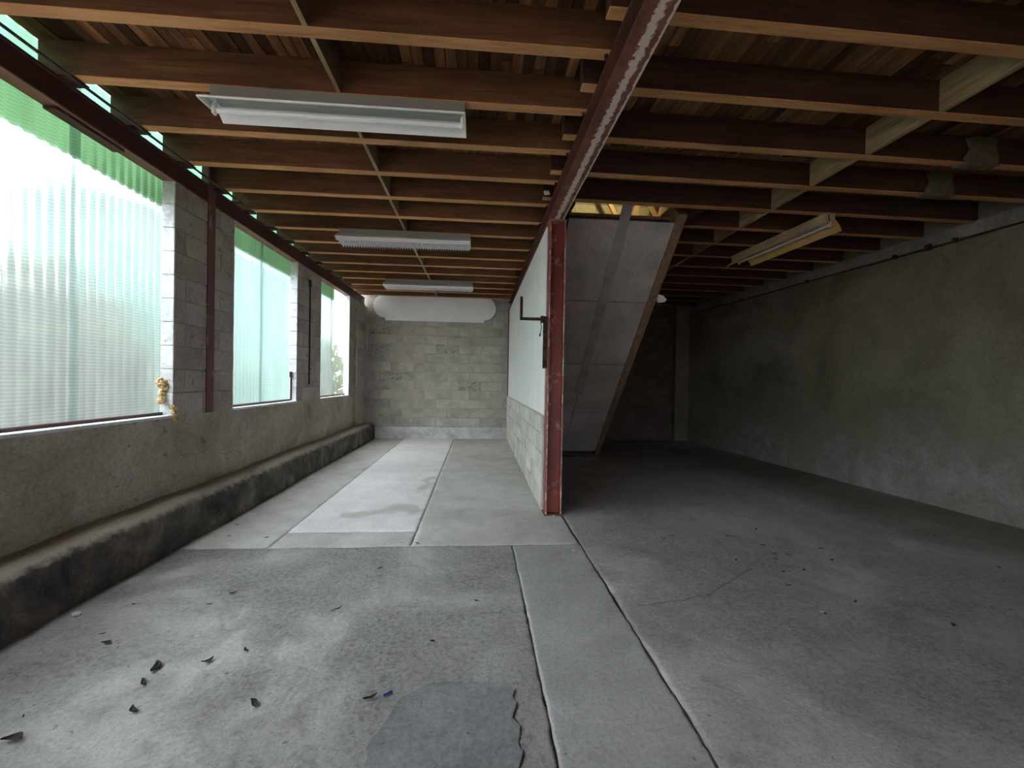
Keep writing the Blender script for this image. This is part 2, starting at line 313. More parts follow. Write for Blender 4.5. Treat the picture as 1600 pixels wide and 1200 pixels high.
class G:
    """collects shapes into one mesh"""
    def __init__(s): s.v = []; s.f = []; s.i = []
    def box(s, x0, x1, y0, y1, z0, z1, b=0, mi=0):
        bm = bmesh.new(); bmesh.ops.create_cube(bm, size=1)
        for v in bm.verts: v.co = ((x0+x1)/2+v.co.x*(x1-x0), (y0+y1)/2+v.co.y*(y1-y0), (z0+z1)/2+v.co.z*(z1-z0))
        if b: bmesh.ops.bevel(bm, geom=bm.edges[:], offset=b, segments=1, affect='EDGES')
        return s.add(bm, mi)
    def add(s, bm, mi=0):
        o = len(s.v); bm.verts.index_update()
        s.v += [v.co.copy() for v in bm.verts]; fs = [[o+v.index for v in f.verts] for f in bm.faces]
        s.f += fs; s.i += [mi]*len(fs); bm.free(); return s
    def tube(s, pts, r, n=8, mi=0):
        pts = [Vector(p) for p in pts]; o = len(s.v)
        for k, p in enumerate(pts):
            d = (pts[min(k+1, len(pts)-1)]-pts[max(k-1, 0)]).normalized()
            a = d.cross(Vector((0, 0, 1)) if abs(d.z) < .9 else Vector((1, 0, 0))).normalized(); b = d.cross(a)
            for j in range(n):
                t = 2*math.pi*j/n; s.v.append(p+(a*math.cos(t)+b*math.sin(t))*r)
        for k in range(len(pts)-1):
            for j in range(n):
                s.f.append([o+k*n+j, o+k*n+(j+1) % n, o+(k+1)*n+(j+1) % n, o+(k+1)*n+j]); s.i.append(mi)
        s.f.append([o+j for j in range(n)][::-1]); s.f.append([o+(len(pts)-1)*n+j for j in range(n)]); s.i += [mi, mi]
        return s
    def prism(s, prof, axis, a, b, mi=0):
        """prof: closed list of 2-D points; axis 'x': (y,z) extruded along x, 'y': (x,z), 'z': (x,y)"""
        o = len(s.v); n = len(prof)
        P = {'x': lambda p, t: Vector((t, p[0], p[1])), 'y': lambda p, t: Vector((p[0], t, p[1])), 'z': lambda p, t: Vector((p[0], p[1], t))}[axis]
        for t in (a, b): s.v += [P(p, t) for p in prof]
        for j in range(n): s.f.append([o+j, o+(j+1) % n, o+n+(j+1) % n, o+n+j])
        s.f.append([o+j for j in range(n)]); s.f.append([o+n+j for j in range(n)][::-1]); s.i += [mi]*(n+2)
        return s
    def build(s, name, mats, parent=None, loc=None, smooth=False):
        L = Vector(loc) if loc is not None else Vector((0, 0, 0))
        me = mesh(name, [v-L for v in s.v], s.f, mats, smooth, s.i)
        bm = bmesh.new(); bm.from_mesh(me); bmesh.ops.recalc_face_normals(bm, faces=bm.faces[:]); bm.to_mesh(me); bm.free()
        return link(name, me, parent, loc)

XW = -2.50; ZB = 3.08; ZD = 3.285; YB = 9.88; Y0 = -4.0; XS = -2.62
def xr(y): return 5.40-.055*y          # right wall is slightly out of square

# ---------------------------------------------------------------- floor
def vnoise(x, y, cell, seed):
    r = np.random.default_rng(seed); T = r.random((256, 256))
    u = x/cell; v = y/cell; i = np.floor(u).astype(int); j = np.floor(v).astype(int); fu = u-i; fv = v-j
    fu = fu*fu*(3-2*fu); fv = fv*fv*(3-2*fv); q = lambda a, b: T[a % 256, b % 256]
    return (q(i, j)*(1-fu)+q(i+1, j)*fu)*(1-fv)+(q(i, j+1)*(1-fu)+q(i+1, j+1)*fu)*fv-.5
def slab(x0, x1, y0, y1, res, mat, parent, top=0.0, amp=.002, wob=(.004,)*4, gap=.004, left=None, seed=1):
    """slab of poured concrete with ragged edges; left: function y->x for a bent left edge"""
    nx = max(2, int((x1-x0)/res)); ny = max(2, int((y1-y0)/res))
    U, V = np.meshgrid(np.linspace(0, 1, nx+1), np.linspace(0, 1, ny+1)); 
    ys = y0+(y1-y0)*V
    xa = x0+gap+wob[0]*(vnoise(ys, ys*0, .035, seed)*.9+.5*vnoise(ys, ys*0, .2, seed+1))*1.6
    xb = x1-gap+wob[1]*(vnoise(ys, ys*0, .035, seed+2)*.9+.5*vnoise(ys, ys*0, .2, seed+3))*1.6
    X = xa+(xb-xa)*U
    ya = y0+gap+wob[2]*(vnoise(X, X*0, .07, seed+4))*2; yb2 = y1-gap+wob[3]*(vnoise(X, X*0, .07, seed+5))*2
    Y = ya+(yb2-ya)*V
    Z = top+amp*(vnoise(X, Y, .5, seed+6)*2+vnoise(X, Y, .08, seed+7)+vnoise(X, Y, .03, seed+8)*.8)
    edge = (U == 0) | (U == 1) | (V == 0) | (V == 1); Z = np.where(edge, Z-.003, Z)
    vs = np.stack([X, Y, Z], -1).reshape(-1, 3); n = nx+1
    a = (np.arange(ny)[:, None]*n+np.arange(nx)[None]).ravel()
    faces = np.stack([a, a+1, a+n+1, a+n], -1).tolist()
    ring = list(range(n))+[n*k+nx for k in range(1, ny+1)]+[n*ny+k for k in range(nx-1, -1, -1)]+[n*k for k in range(ny-1, 0, -1)]
    o = len(vs); low = vs[ring].copy(); low[:, 2] = -.04
    vs = np.vstack([vs, low]); m = len(ring)
    faces += [[ring[(k+1) % m], ring[k], o+k, o+(k+1) % m] for k in range(m)]
    me = mesh('slab', vs.tolist(), faces, mat, True); return link('slab', me, parent)
fl = struct(G().box(-2.6, 5.8, Y0, YB+.2, -.14, -.035).build('floor', [M['kerb']]))
slab(-2.45, .30, -1.0, 3.50, .014, M['slab_rough'], fl, 0, .0040, (.002, .008, .003, .004), .002, seed=11)
slab(.30, .86, -1.0, 3.50, .016, M['slab_smooth'], fl, .001, .0014, (.004, .009, .003, .003), .002, seed=31)
slab(.86, 5.75, -1.0, YB, .03, M['slab_right'], fl, 0, .0034, (.010, .003, .003, .003), .002, seed=51)
slab(-2.45, -1.60, 3.50, YB, .03, M['slab_back'], fl, 0, .0015, (.002, .003, .003, .003), .001, seed=61)
slab(-1.60, -.51, 3.50, 3.845, .03, M['slab_back'], fl, -.002, .0012, (.002, .003, .003, .002), .001, seed=71)
slab(-1.60, -.51, 3.845, YB, .03, M['slab_white'], fl, .003, .0010, (.004, .005, .003, .003), .002, seed=81)
slab(-.51, .86, 3.50, YB, .03, M['slab_back'], fl, 0, .0014, (.005, .003, .003, .003), .001, seed=91)
slab(-2.45, 5.75, Y0, -1.0, .12, M['slab_smooth'], fl, 0, .001, (.0,)*4, .002, seed=95)
# trowelled repair patch in the foreground
def patch():
    pts = []
    for k in range(25): 
        y = .9+.95*k/24; pts.append((.172+.012*math.sin(k*2.1)+.006*math.sin(k*5.3), y))
    for k in range(1, 24):
        a = k/24; pts.append((.17-.53*a-.02*math.sin(k), 1.875+.035*math.sin(a*3.1)-.16*max(0, a-.72)/.28+.006*math.sin(k*3)))
    for k in range(1, 20): pts.append((-.36-.05*(k/20)+.012*math.sin(k*1.7), 1.70-.8*k/20))
    bm = bmesh.new(); vs = [bm.verts.new((x, y, .0052+.001*math.sin(i))) for i, (x, y) in enumerate(pts)]
    f = bm.faces.new(vs); r = bmesh.ops.inset_region(bm, faces=[f], thickness=.012); 
    for v in f.verts: v.co.z += .001
    low = [bm.verts.new((v.co.x, v.co.y, -.01)) for v in vs]
    for i in range(len(vs)): bm.faces.new((vs[i], low[i], low[(i+1) % len(vs)], vs[(i+1) % len(vs)]))
    return G().add(bm).build('patch', [M['slab_patch']], fl)
patch()

# ---------------------------------------------------------------- block walls
def block_mesh(L, H, D, mat, name='block', b=.006):
    bm = bmesh.new(); bmesh.ops.create_cube(bm, size=1)
    for v in bm.verts: v.co = (v.co.x*L, v.co.y*D, v.co.z*H)
    fr = [e for e in bm.edges if all(v.co.y < 0 for v in e.verts)]
    bmesh.ops.bevel(bm, geom=fr, offset=b, segments=1, affect='EDGES')
    me = bpy.data.meshes.new(name); bm.to_mesh(me); bm.free(); me.materials.append(mat); return me
CACHE = {}
def lay(parent, origin, udir, width, z0, courses, ch, mat, phase=0.0, bl=.5, joint=.011, depth=.05, jit=.003, name='block', zmax=99, key=''):
    """courses of blocks on a vertical plane; origin at left end, outward face along -normal"""
    u = Vector(udir).normalized(); n = Vector((0, 0, 1)).cross(u)          # block local +y points into the wall
    rz = math.atan2(u.y, u.x)
    for c in range(courses):
        z = z0+c*ch; h = min(ch, zmax-z)
        if h < .05: continue
        s = -((phase+(c % 2)*bl/2) % bl)
        while s < width-.02:
            a = max(s, 0); e = min(s+bl, width)
            if e-a > .06:
                Lb = round(e-a-joint, 2); Hb = round(h-joint, 3); k = (Lb, Hb, depth, mat.name)
                if k not in CACHE: CACHE[k] = block_mesh(Lb, Hb, depth, mat)
                p = Vector(origin)+u*((a+e)/2)+n*(depth/2+random.uniform(-jit, jit)); p.z = z+h/2
                o = link(name, CACHE[k], parent, p); o.rotation_euler = (random.uniform(-.004, .004), 0, rz+random.uniform(-.003, .003))
            s += bl
# back wall (mortar core behind the faces of the blocks)
wb = struct(G().box(-2.75, 5.6, YB+.008, YB+.25, -.1, 3.40).build('wall_back', [M['mortar']]))
lay(wb, (-2.44, YB, 0), (1, 0, 0), 3.12, .262, 15, .2045, M['block'], phase=.0, zmax=3.30)
lay(wb, (.88, YB, 0), (1, 0, 0), 4.02, 0, 17, .2045, M['block_shaded'], phase=.2, zmax=3.30)
struct(G().box(-2.27, .66, YB-.055, YB+.02, -.03, .262, .012).build('baseboard_back', [M['plinth']]))
G().box(.88, 4.9, YB+.003, YB+.02, 0, 3.3).build('mortar_bed', [M['mortar_shaded']], wb)
# pilaster in the dark right corner of the back wall
pil = G().box(4.55, 4.95, YB-.14, YB+.02, 0, 3.3, .01).build('pilaster', [M['wall_right']], wb)

# right wall: rendered, with a paler ring beam above the pipe
def quadwall(name, prof, mat, parent=None):
    """prof: (offset from xr, z) closed; swept along the slightly skewed right wall"""
    gg = G(); ys = np.linspace(Y0, YB+.1, 40); o = 0; n = len(prof)
    for y in ys: gg.v += [Vector((xr(y)+p[0], y, p[1])) for p in prof]
    for k in range(len(ys)-1):
        for j in range(n): gg.f.append([k*n+j, k*n+(j+1) % n, (k+1)*n+(j+1) % n, (k+1)*n+j]); gg.i.append(0)
    gg.f.append(list(range(n))); gg.f.append([(len(ys)-1)*n+j for j in range(n)]); gg.i += [0, 0]
    return gg.build(name, [mat], parent)
wr = struct(quadwall('wall_right', [(0, -.1), (.25, -.1), (.25, 3.4), (.02, 3.4), (.02, 2.93), (0, 2.925)], M['wall_right']))
quadwall('ring_beam', [(-.012, 2.945), (.05, 2.945), (.05, 3.10), (-.004, 3.09), (-.012, 3.07)], M['ring_beam'], wr)

# left wall: cast lower part, block piers, openings between
wlft = struct(G().box(-2.605, XW, Y0, YB, -.1, .985).build('wall_left', [M['wall_dirty']]))
PIERS = [(3.80, 4.66, .12), (6.24, 7.13, .31), (8.68, YB, .2), (Y0, -3.2, .2)]
for (ya, yb, ph) in PIERS:
    G().box(-2.60, XW-.009, ya+.008, yb-(.008 if yb < 9 else 0), .98, 2.925).build('pier_core', [M['mortar']], wlft)
    lay(wlft, (XW, ya, 0), (0, 1, 0), yb-ya, .99, 10, .1935, M['block_pier'], phase=ph, joint=.003, depth=.03, jit=.0012, zmax=2.92)
# limewashed reveals of the three openings (each a skin of short blocks)
for (yy, sgn) in ((3.80, -1), (4.66, 1), (6.24, -1), (7.13, 1), (8.68, -1)):
    for c in range(10):
        z = .99+c*.1935; d = .012+random.uniform(0, .003)
        G().box(-2.603, XW-.002, min(yy, yy+sgn*d), max(yy, yy+sgn*d), z+.002, z+.1915, .003).build('reveal_block', [M['limewash']], wlft)
# kerb along the foot of the left wall
prof = [(-2.52, -.05), (-2.25, -.05), (-2.262, .06), (-2.272, .24), (-2.285, .295), (-2.315, .325), (-2.36, .338), (-2.52, .352)]
def kerb():
    gg = G(); ys = np.linspace(Y0, YB, 150); n = len(prof)
    for k, y in enumerate(ys):
        w1 = .010*math.sin(y*1.7)+.006*math.sin(y*6.1+1); w2 = .008*math.sin(y*2.3+.5)+.004*math.sin(y*9)
        gg.v += [Vector((p[0]+(w1 if 0 < j < n-1 else 0), y, p[1]+(w2 if p[1] > .1 else 0))) for j, p in enumerate(prof)]
    for k in range(len(ys)-1):
        for j in range(n): gg.f.append([k*n+j, k*n+(j+1) % n, (k+1)*n+(j+1) % n, (k+1)*n+j]); gg.i.append(0)
    gg.f.append(list(range(n))); gg.f.append([(len(ys)-1)*n+j for j in range(n)]); gg.i += [0, 0]
    return struct(gg.build('baseboard_left', [M['kerb']], smooth=True))
kerb()

# windows: sill, dark bottom rail
for i, (ya, yb) in enumerate(((-3.2, 3.80), (4.66, 6.24), (7.13, 8.68))):
    wn_ = struct(G().box(-2.605, XW+.012, ya+.003, yb-.003, .975, .998, .004).build('window_%d' % (i+1), [M['limewash']]))
    G().box(-2.606, -2.572, ya+.02, yb-.02, .998, 1.022, .004).build('bottom_rail', [M['steel_dark']], wn_)
# corrugated translucent sheets outside the piers, lapped every 2.46 m, running up behind the steel beam
def sheet(y0, y1, z0, z1, x, mat, pitch=.0762, amp=.0085, name='corrugated_sheet', parent=None):
    n = int((y1-y0)/pitch*10); ys = np.linspace(y0, y1, n+1); vs = []; fs = []
    zz = np.linspace(z0, z1, 9)
    for y in ys:
        for k, z in enumerate(zz): vs.append((x+amp*math.sin(2*math.pi*y/pitch)+.002*math.sin(z*5+y*2), y, z))
    m = len(zz)
    for a in range(n):
        for k in range(m-1): fs.append([a*m+k, (a+1)*m+k, (a+1)*m+k+1, a*m+k+1])
    return link(name, mesh(name, vs, fs, mat, True), parent)
SH = [(-3.6, -1.80, 0, 'grp'), (-1.88, .62, .012, 'grp'), (.56, 3.10, 0, 'grp'), (3.02, 5.56, .012, 'grp'), (5.48, 8.08, 0, 'grp'), (8.00, 9.9, .012, 'grp_clear')]
for (a, b, dx, mt) in SH: sheet(a, b, .97, 3.30, XS-.012-dx, M[mt], parent=wlft)
# green strip of eaves sheeting hanging behind the tops of the windows
sheet(-3.5, 8.32, 2.745, 3.16, XS-.075, M['grp_green'], name='eaves_sheet', parent=wlft)
sheet(-3.5, 9.3, 3.17, 3.62, XS-.11, M['grp_mint'], name='eaves_sheet', parent=wlft)

# partition between the bays
wp = struct(G().box(.672, .86, 4.42, YB, -.05, .965).build('wall_partition', [M['mortar']]))
lay(wp, (.660, YB, 0), (0, -1, 0), YB-4.40, .0, 5, .195, M['block_light'], phase=.15)
G().box(.672, .70, 4.40, 9.70, .972, 2.90, .002).build('panel', [M['panel']], wp)
G().box(.66, .74, 4.40, YB-.06, .955, .985, .004).build('capping', [M['mortar']], wp)
for k in range(9): G().box(.70, .78, 4.45+k*.64, 4.52+k*.64, .985, 2.9).build('stud', [M['joist']], wp)
G().box(.78, .80, 4.42, YB-.1, .985, 2.9).build('backing_board', [M['joist_dark']], wp)

# far outer walls and upper storey; unseen doorway gap added to light column and soffit
struct(G().box(-2.75, .4, Y0-.2, Y0, -.1, 3.4).box(1.6, 5.9, Y0-.2, Y0, -.1, 3.4).box(.4, 1.6, Y0-.2, Y0, 1.7, 3.4).build('wall_front', [M['wall_dirty']]))

# ---------------------------------------------------------------- ceiling: boards on joists
OX0, OX1, OY0, OY1 = .93, 2.20, 4.225, 7.30        # stairwell
def deckslab():
    gg = G(); z0, z1 = ZD+.024, ZD+.10
    gg.box(-2.62, 5.7, Y0, OY0, z0, z1); gg.box(-2.62, OX0, OY0, OY1, z0, z1); gg.box(OX1, 5.7, OY0, OY1, z0, z1); gg.box(-2.62, 5.7, OY1, YB+.2, z0, z1)
    return gg.build('ceiling', [M['joist_dark']])
ce = struct(deckslab())
BW = .068; NB = int((5.42+2.61)/BW)
UB = {}
rest = G()
for k in range(NB):
    x0 = -2.61+k*BW; xa, xb = x0+.0015, x0+BW-.0015; xm = (x0+BW/2)
    brk = random.uniform(1.9, 2.9)
    for (a, b) in ((1.25, brk), (brk, 3.55)):
        L = round(b-a, 1); key = ('deck', L)
        if key not in UB: UB[key] = G().box(-(BW-.003)/2, (BW-.003)/2, -.5, .5, 0, .022, .002).build('board', [M['deck']], ce)
        else: pass
        if 'n' not in UB: UB['n'] = 0
        o = UB[key] if not UB[key].get('used') else UB[key].copy()
        if UB[key].get('used'): col.objects.link(o)
        UB[key]['used'] = 1
        o.location = (xm, (a+b)/2, ZD+random.uniform(-.004, .002)); o.scale = (1, b-a-.002, 1)
    inside = OX0-.03 < xm < OX1+.03
    rest.box(xa, xb, Y0, 1.248, ZD, ZD+.022)
    if inside: rest.box(xa, xb, 3.552, OY0, ZD, ZD+.022); rest.box(xa, xb, OY1, YB, ZD, ZD+.022)
    else: rest.box(xa, xb, 3.552, YB, ZD, ZD+.022)
rb = rest.build('board', [M['deck']], ce); rb['kind'] = 'stuff'
for o in bpy.data.objects:
    if 'used' in o: del o['used']

def joist(x0, x1, y, name, mat, tilt=0.0):
    me_g = G(); n = 14; prof_y = [0, .077]
    bm = bmesh.new(); bmesh.ops.create_cube(bm, size=1)
    for v in bm.verts: v.co = ((x0+x1)/2+v.co.x*(x1-x0), y+.0385+v.co.y*.077+tilt*((x0+x1)/2+v.co.x*(x1-x0)-.8), ZB+.1025+v.co.z*.205)
    bmesh.ops.bevel(bm, geom=bm.edges[:], offset=.004, segments=1, affect='EDGES')
    o = me_g.add(bm).build(name, [mat, M['joist_lit_underside']], ce)
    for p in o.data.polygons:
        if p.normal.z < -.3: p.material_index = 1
    return o
LJ = [2.265+.5050*k for k in range(-12, 15)]
RJ = [2.005+.5300*k for k in range(-11, 15)]
for y in LJ:
    if y < Y0+.1 or y > YB-.1: continue
    in_op = OY0-.05 < y < OY1
    if .5 < y < 9: G().tube([(.735, y+.01, ZB-.010), (.735, y+.01, ZB+.0)], .014, 8).tube([(.655, y+.035, ZB-.022), (.655, y+.035, ZB+.0)], .011, 6).build('bolt', [M['iron']], ce)
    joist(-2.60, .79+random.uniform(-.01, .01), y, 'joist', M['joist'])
for y in RJ:
    if y < Y0+.1 or y > YB-.12: continue
    in_op = OY0-.04 < y < OY1
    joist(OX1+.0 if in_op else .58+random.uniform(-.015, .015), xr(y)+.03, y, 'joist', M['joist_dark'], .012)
G().box(OX1-.002, OX1+.07, OY0, OY1, ZB, ZD, .003).build('trimmer', [M['joist_dark']], ce)
G().box(.85, .93, OY0+.02, OY1, ZB, ZD, .003).build('trimmer', [M['joist_dark']], ce)
def noggings(J, x, th, wmat, ymin, ymax):
    for a, b in zip(J[:-1], J[1:]):
        if a < ymin or b > ymax: continue
        jx = random.uniform(-.012, .012)
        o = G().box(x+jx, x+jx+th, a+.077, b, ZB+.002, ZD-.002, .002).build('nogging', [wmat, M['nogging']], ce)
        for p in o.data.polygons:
            if p.normal.z < -.3: p.material_index = 1  # undersides painted paler here too, standing in for floor bounce
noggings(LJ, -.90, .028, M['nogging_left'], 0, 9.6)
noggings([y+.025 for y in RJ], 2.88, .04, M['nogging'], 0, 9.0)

# plaster smeared over two joists near the right wall
for (x, y) in ((3.86, 3.103), (4.12, 3.636)):
    pf_ = [(x-.15, 3.10), (x-.12, 3.075), (x+.02, 3.07), (x+.13, 3.073), (x+.15, 3.12), (x+.12, 3.2), (x+.14, 3.275), (x-.04, 3.28), (x-.13, 3.26), (x-.10, 3.18)]
    G().prism(pf_, 'y', y-.012, y+.004).box(x-.14, x+.16, y-.01, y+.085, 3.068, 3.082, .004).build('plaster_smear', [M['smear']], ce)

# ---------------------------------------------------------------- steelwork
def hsec(w_, d_, tf, tw):
    """I profile in (a,b): a across flanges width, b depth"""
    return [(-w_/2, 0), (w_/2, 0), (w_/2, tf), (tw/2, tf), (tw/2, d_-tf), (w_/2, d_-tf), (w_/2, d_), (-w_/2, d_), (-w_/2, d_-tf), (-tw/2, d_-tf), (-tw/2, tf), (-w_/2, tf)]
# main beam along the room
mb = empty('steel_beam', (.745, 0, 2.93)); tag(mb, 'long rusty red steel beam with flaking white paint, running overhead from front to back on the red column', 'beam')
pf = [(.745+a, 2.93+b) for a, b in hsec(.15, .15, .011, .009)]
G().prism(pf, 'y', Y0, YB-.02).build('i_section', [M['steel_brown']], mb)
G().box(.672, .818, Y0, YB-.03, 2.926, 2.931).build('bottom_flange_face', [M['beam_under']], mb)['label'] = 'brown underside with white flaking streaks'
for o in mb.children: o.location -= Vector(mb.location)
# left beam over the windows
lb = empty('steel_beam', (-2.55, 0, 2.92)); tag(lb, 'dark brown steel beam running along the left wall over the windows', 'beam')
pc = [(-2.60, 2.922), (XW+.008, 2.922), (XW+.008, 2.934), (XW-.006, 2.938), (XW-.006, 3.062), (XW+.008, 3.068), (XW+.008, 3.08), (-2.60, 3.08)]
G().prism(pc, 'y', Y0, YB-.12).build('channel_section', [M['steel_dark']], lb)
G().box(-2.60, XW+.004, Y0, YB-.14, 2.914, 2.9215).build('soffit_plate', [M['steel_flange']], lb)['label'] = 'lighter brown underside plate'
G().box(-2.598, -2.52, 2.80, 3.30, 2.894, 2.9135, .002).build('packing_strip', [M['steel_dark']], lb)
for k in range(14):
    y = 2.785+.505*(k-2)
    G().prism([(y-.02, 3.079), (y+.09, 3.079), (y+.07, 3.058), (y+.01, 3.058)], 'x', -2.495, -2.398).build('clip', [M['iron']], lb)
for o in lb.children: o.location -= Vector(lb.location)

# column of the main beam, open channel to the camera
def column():
    t = empty('steel_column', (.76, 4.26, 0)); tag(t, 'red painted steel column standing at the near end of the partition wall', 'column')
    L = Vector(t.location); x0, x1, y0, y1 = .683, .842, 4.25, 4.40
    def P(g_, n_, m_, lab=None):
        o = g_.build(n_, [m_], t); o.location -= L
        if lab: o['label'] = lab
    P(G().box(x0, x0+.012, y0, y1, .014, 2.925), 'flange', M['steel_red'])
    P(G().box(x1-.012, x1, y0, y1, .014, 2.925), 'flange', M['steel_red'])
    P(G().box(x0+.012, x1-.012, y0+.07, y0+.08, .014, 2.925), 'web', M['steel_red'])
    P(G().box(x0-.001, x0+.013, y0-.003, y0, .014, 2.925, .001), 'flange_edge', M['edge_pink'], 'worn pink front edge of the flange')
    P(G().box(x1-.013, x1+.001, y0-.003, y0, .014, 2.925, .001), 'flange_edge', M['edge_pink'], 'worn pink front edge of the flange')
    P(G().box(x0-.012, x1+.012, y0-.015, y1+.01, .0, .014, .002), 'base_plate', M['steel_flange'])
    P(G().box(x0-.004, x1+.004, y0-.008, y1+.01, 2.905, 2.925, .002), 'cap_plate', M['edge_pink'])
column()
# slimmer steel members let into the left wall and the partition end
c2 = G().box(-2.53, XW+.010, 4.215, 4.325, .985, 3.26, .003).build('steel_post', [M['steel_mauve']], None, (-2.515, 4.27, .985))
tag(c2, 'narrow dark red steel post let into the first block pier on the left', 'post')
c3 = G().box(.655, .672, 9.66, 9.74, .985, 2.93, .002).box(.655, .74, 9.74, 9.75, .985, 2.93, .002).build('steel_post', [M['steel_red']], None, (.66, 9.70, .985))
tag(c3, 'thin red steel angle post at the far end of the white partition panel', 'post')
c4 = G().tube([(-2.44, 8.97, .34), (-2.44, 8.97, 1.6), (-2.44, 8.975, 2.91)], .018, 10).build('drain_pipe', [M['wall_dirty']], None, (-2.44, 8.97, .34))
tag(c4, 'grey brown vertical pipe on the last pier in the far left corner', 'pipe')
c5 = G().tube([(-2.488, 6.65, 1.22), (-2.488, 6.652, 1.9), (-2.487, 6.64, 2.70)], .010, 8).box(-2.505, -2.475, 6.615, 6.67, 2.66, 2.76, .004).tube([(-2.488, 6.65, 1.45), (-2.484, 6.70, 1.445)], .009, 6).build('iron_rod', [M['iron']], None, (-2.488, 6.65, 1.22))
tag(c5, 'thin rusty iron rod fixed upright on the second pier', 'rod')
c6 = G().box(-2.575, -2.560, 6.205, 6.222, 1.01, 1.34, .002).box(-2.585, -2.55, 6.195, 6.22, 1.32, 1.40, .006).build('window_stay', [M['iron']], None, (-2.57, 6.21, 1.0))
tag(c6, 'dark iron stay standing in the lower right corner of the second window', 'stay')

# bracket sticking out of the column over the partition
br = empty('wall_bracket', (.645, 4.235, 1.45)); tag(br, 'black iron bracket with upturned arm fixed beside the red column', 'bracket')
for nm, gg in (('back_bar', G().box(.628, .672, 4.225, 4.245, 1.455, 1.965, .003)), ('arm', G().box(.400, .64, 4.222, 4.248, 1.922, 1.950, .002)),
               ('upturned_end', G().box(.398, .424, 4.222, 4.248, 1.922, 2.150, .002)),
               ('clamp', G().box(.60, .635, 4.215, 4.255, 1.90, 1.968, .006).tube([(.596, 4.21, 1.935), (.596, 4.26, 1.935)], .009, 8)),
               ('cord', G().tube([(.606, 4.215, 1.925), (.60, 4.212, 1.88), (.612, 4.213, 1.86), (.602, 4.212, 1.82), (.598, 4.212, 1.775)], .0045, 6).tube([(.598, 4.212, 1.79), (.592, 4.212, 1.765)], .009, 6))):
    o = gg.build(nm, [M['iron'] if nm != 'cord' else M['cable']], br); o.location -= Vector(br.location)

# cables
cb = G().tube([(-2.41, Y0+.1, 3.066), (-2.406, 1.0, 3.066), (-2.406, 2.42, 3.065), (-2.406, 3.2, 3.066), (-2.406, 4.13, 3.066), (-2.40, 4.60, 3.066)], .009, 8)
cb = cb.tube([(-2.40, 4.56, 3.066), (-2.40, 4.66, 3.066)], .014, 8).tube([(-2.49, 4.56, 3.070), (-2.40, 4.62, 3.066)], .009, 8)
o = cb.build('cable', [M['cable']], None, (-2.44, 2.4, 3.087)); tag(o, 'grey cable along the left steel beam, nearest length, ending at a lug', 'cable')
cb = G().tube([(-2.40, 4.68, 3.068), (-2.39, 5.5, 3.072), (-2.40, 6.65, 3.070), (-2.44, 8.6, 3.070)], .005, 6)
o = cb.build('cable', [M['cable']], None, (-2.44, 5.5, 3.10)); tag(o, 'thin far length of cable above the left beam over the second window', 'cable')
pts = []
rp_ = empty('wall_pipe', (xr(5)-.02, 5, 2.92)); tag(rp_, 'thin dark pipe running the length of the right wall below the pale ring beam', 'pipe')
for k in range(30):
    y = -1+k*10.6/29; pts.append((xr(y)-.022, y, 2.925+.006*math.sin(y*2.3)+.003*math.sin(y*7)))
o = G().tube(pts, .010, 8).build('pipe_run', [M['iron']], rp_); o.location -= Vector(rp_.location)
for y, s in ((4.62, .03), (4.35, .022), (5.0, .022), (6.35, .02), (7.9, .02), (2.9, .02)):
    o = G().box(xr(y)-.045, xr(y)-.002, y-s, y+s, 2.925-s*.7, 2.925+s*1.6, .004).build('clip', [M['iron']], rp_); o.location -= Vector(rp_.location)

# ---------------------------------------------------------------- staircase
def stairs():
    t = empty('staircase', (1.55, 7.7, 0)); tag(t, 'timber staircase seen from below, its grey boarded soffit rising behind the red column', 'staircase')
    L = Vector(t.location); P0 = Vector((0, 4.576, 3.069)); d = Vector((0, 2.942, -2.868)).normalized(); nn = Vector((0, -d.z, d.y)).normalized()   # nn up off the soffit
    if nn.z < 0: nn = -nn
    top = P0
    def slabp(name, x0, x1, s0, s1, h0, h1, mat, lab=None, b=.002):
        bm = bmesh.new(); bmesh.ops.create_cube(bm, size=1)
        for v in bm.verts:
            x = (x0+x1)/2+v.co.x*(x1-x0); s = (s0+s1)/2+v.co.y*(s1-s0); h = (h0+h1)/2+v.co.z*(h1-h0)
            v.co = Vector((x, 0, 0))+top+d*s+nn*h
            if v.co.z < .004: v.co.z = .004
        if b: bmesh.ops.bevel(bm, geom=bm.edges[:], offset=b, segments=1, affect='EDGES')
        o = G().add(bm).build(name, [mat], t); o.location -= L
        if lab: o['label'] = lab
    edges = [0, 1.055, 2.13, 3.20, 4.26]
    for a, b in zip(edges[:-1], edges[1:]):
        slabp('soffit_panel', .935, 1.525, a+.005, b-.005, 0, .012, M['soffit'])
        slabp('soffit_panel', 1.531, 2.098, a+.005, b-.005, 0, .012, M['soffit'])
    slabp('cover_strip', 1.475, 1.59, -.34, 2.75, -.012, 0, M['galv'], 'narrow grey cover strip down the middle of the soffit')
    slabp('backing', .94, 2.10, .01, 4.26, .016, .022, M['joist_dark'])
    slabp('stringer', 2.10, 2.20, -.10, 4.40, -.022, .27, M['stair_wood'], b=.004)
    slabp('stringer', .90, .935, -.10, 4.40, -.012, .27, M['joist_dark'])
    for k in range(15):
        z = 3.15-.205*k-.02; y = P0.y+ (P0.z-z)*(2.942/2.868)+.18
        if z < .1: break
        o = G().box(.935, 2.10, y-.03, y+.22, z, z+.032, .003).build('tread', [M['stair_wood']], t); o.location -= L
stairs()
o = G().box(2.196, 2.225, 5.27, 5.33, 2.36, 2.47, .003).prism([(2.225, 2.44), (2.29, 2.42), (2.335, 2.375), (2.31, 2.345), (2.225, 2.335)], 'y', 5.28, 5.32).build('lamp_holder', [M['enamel']], None, (2.26, 5.3, 2.4))
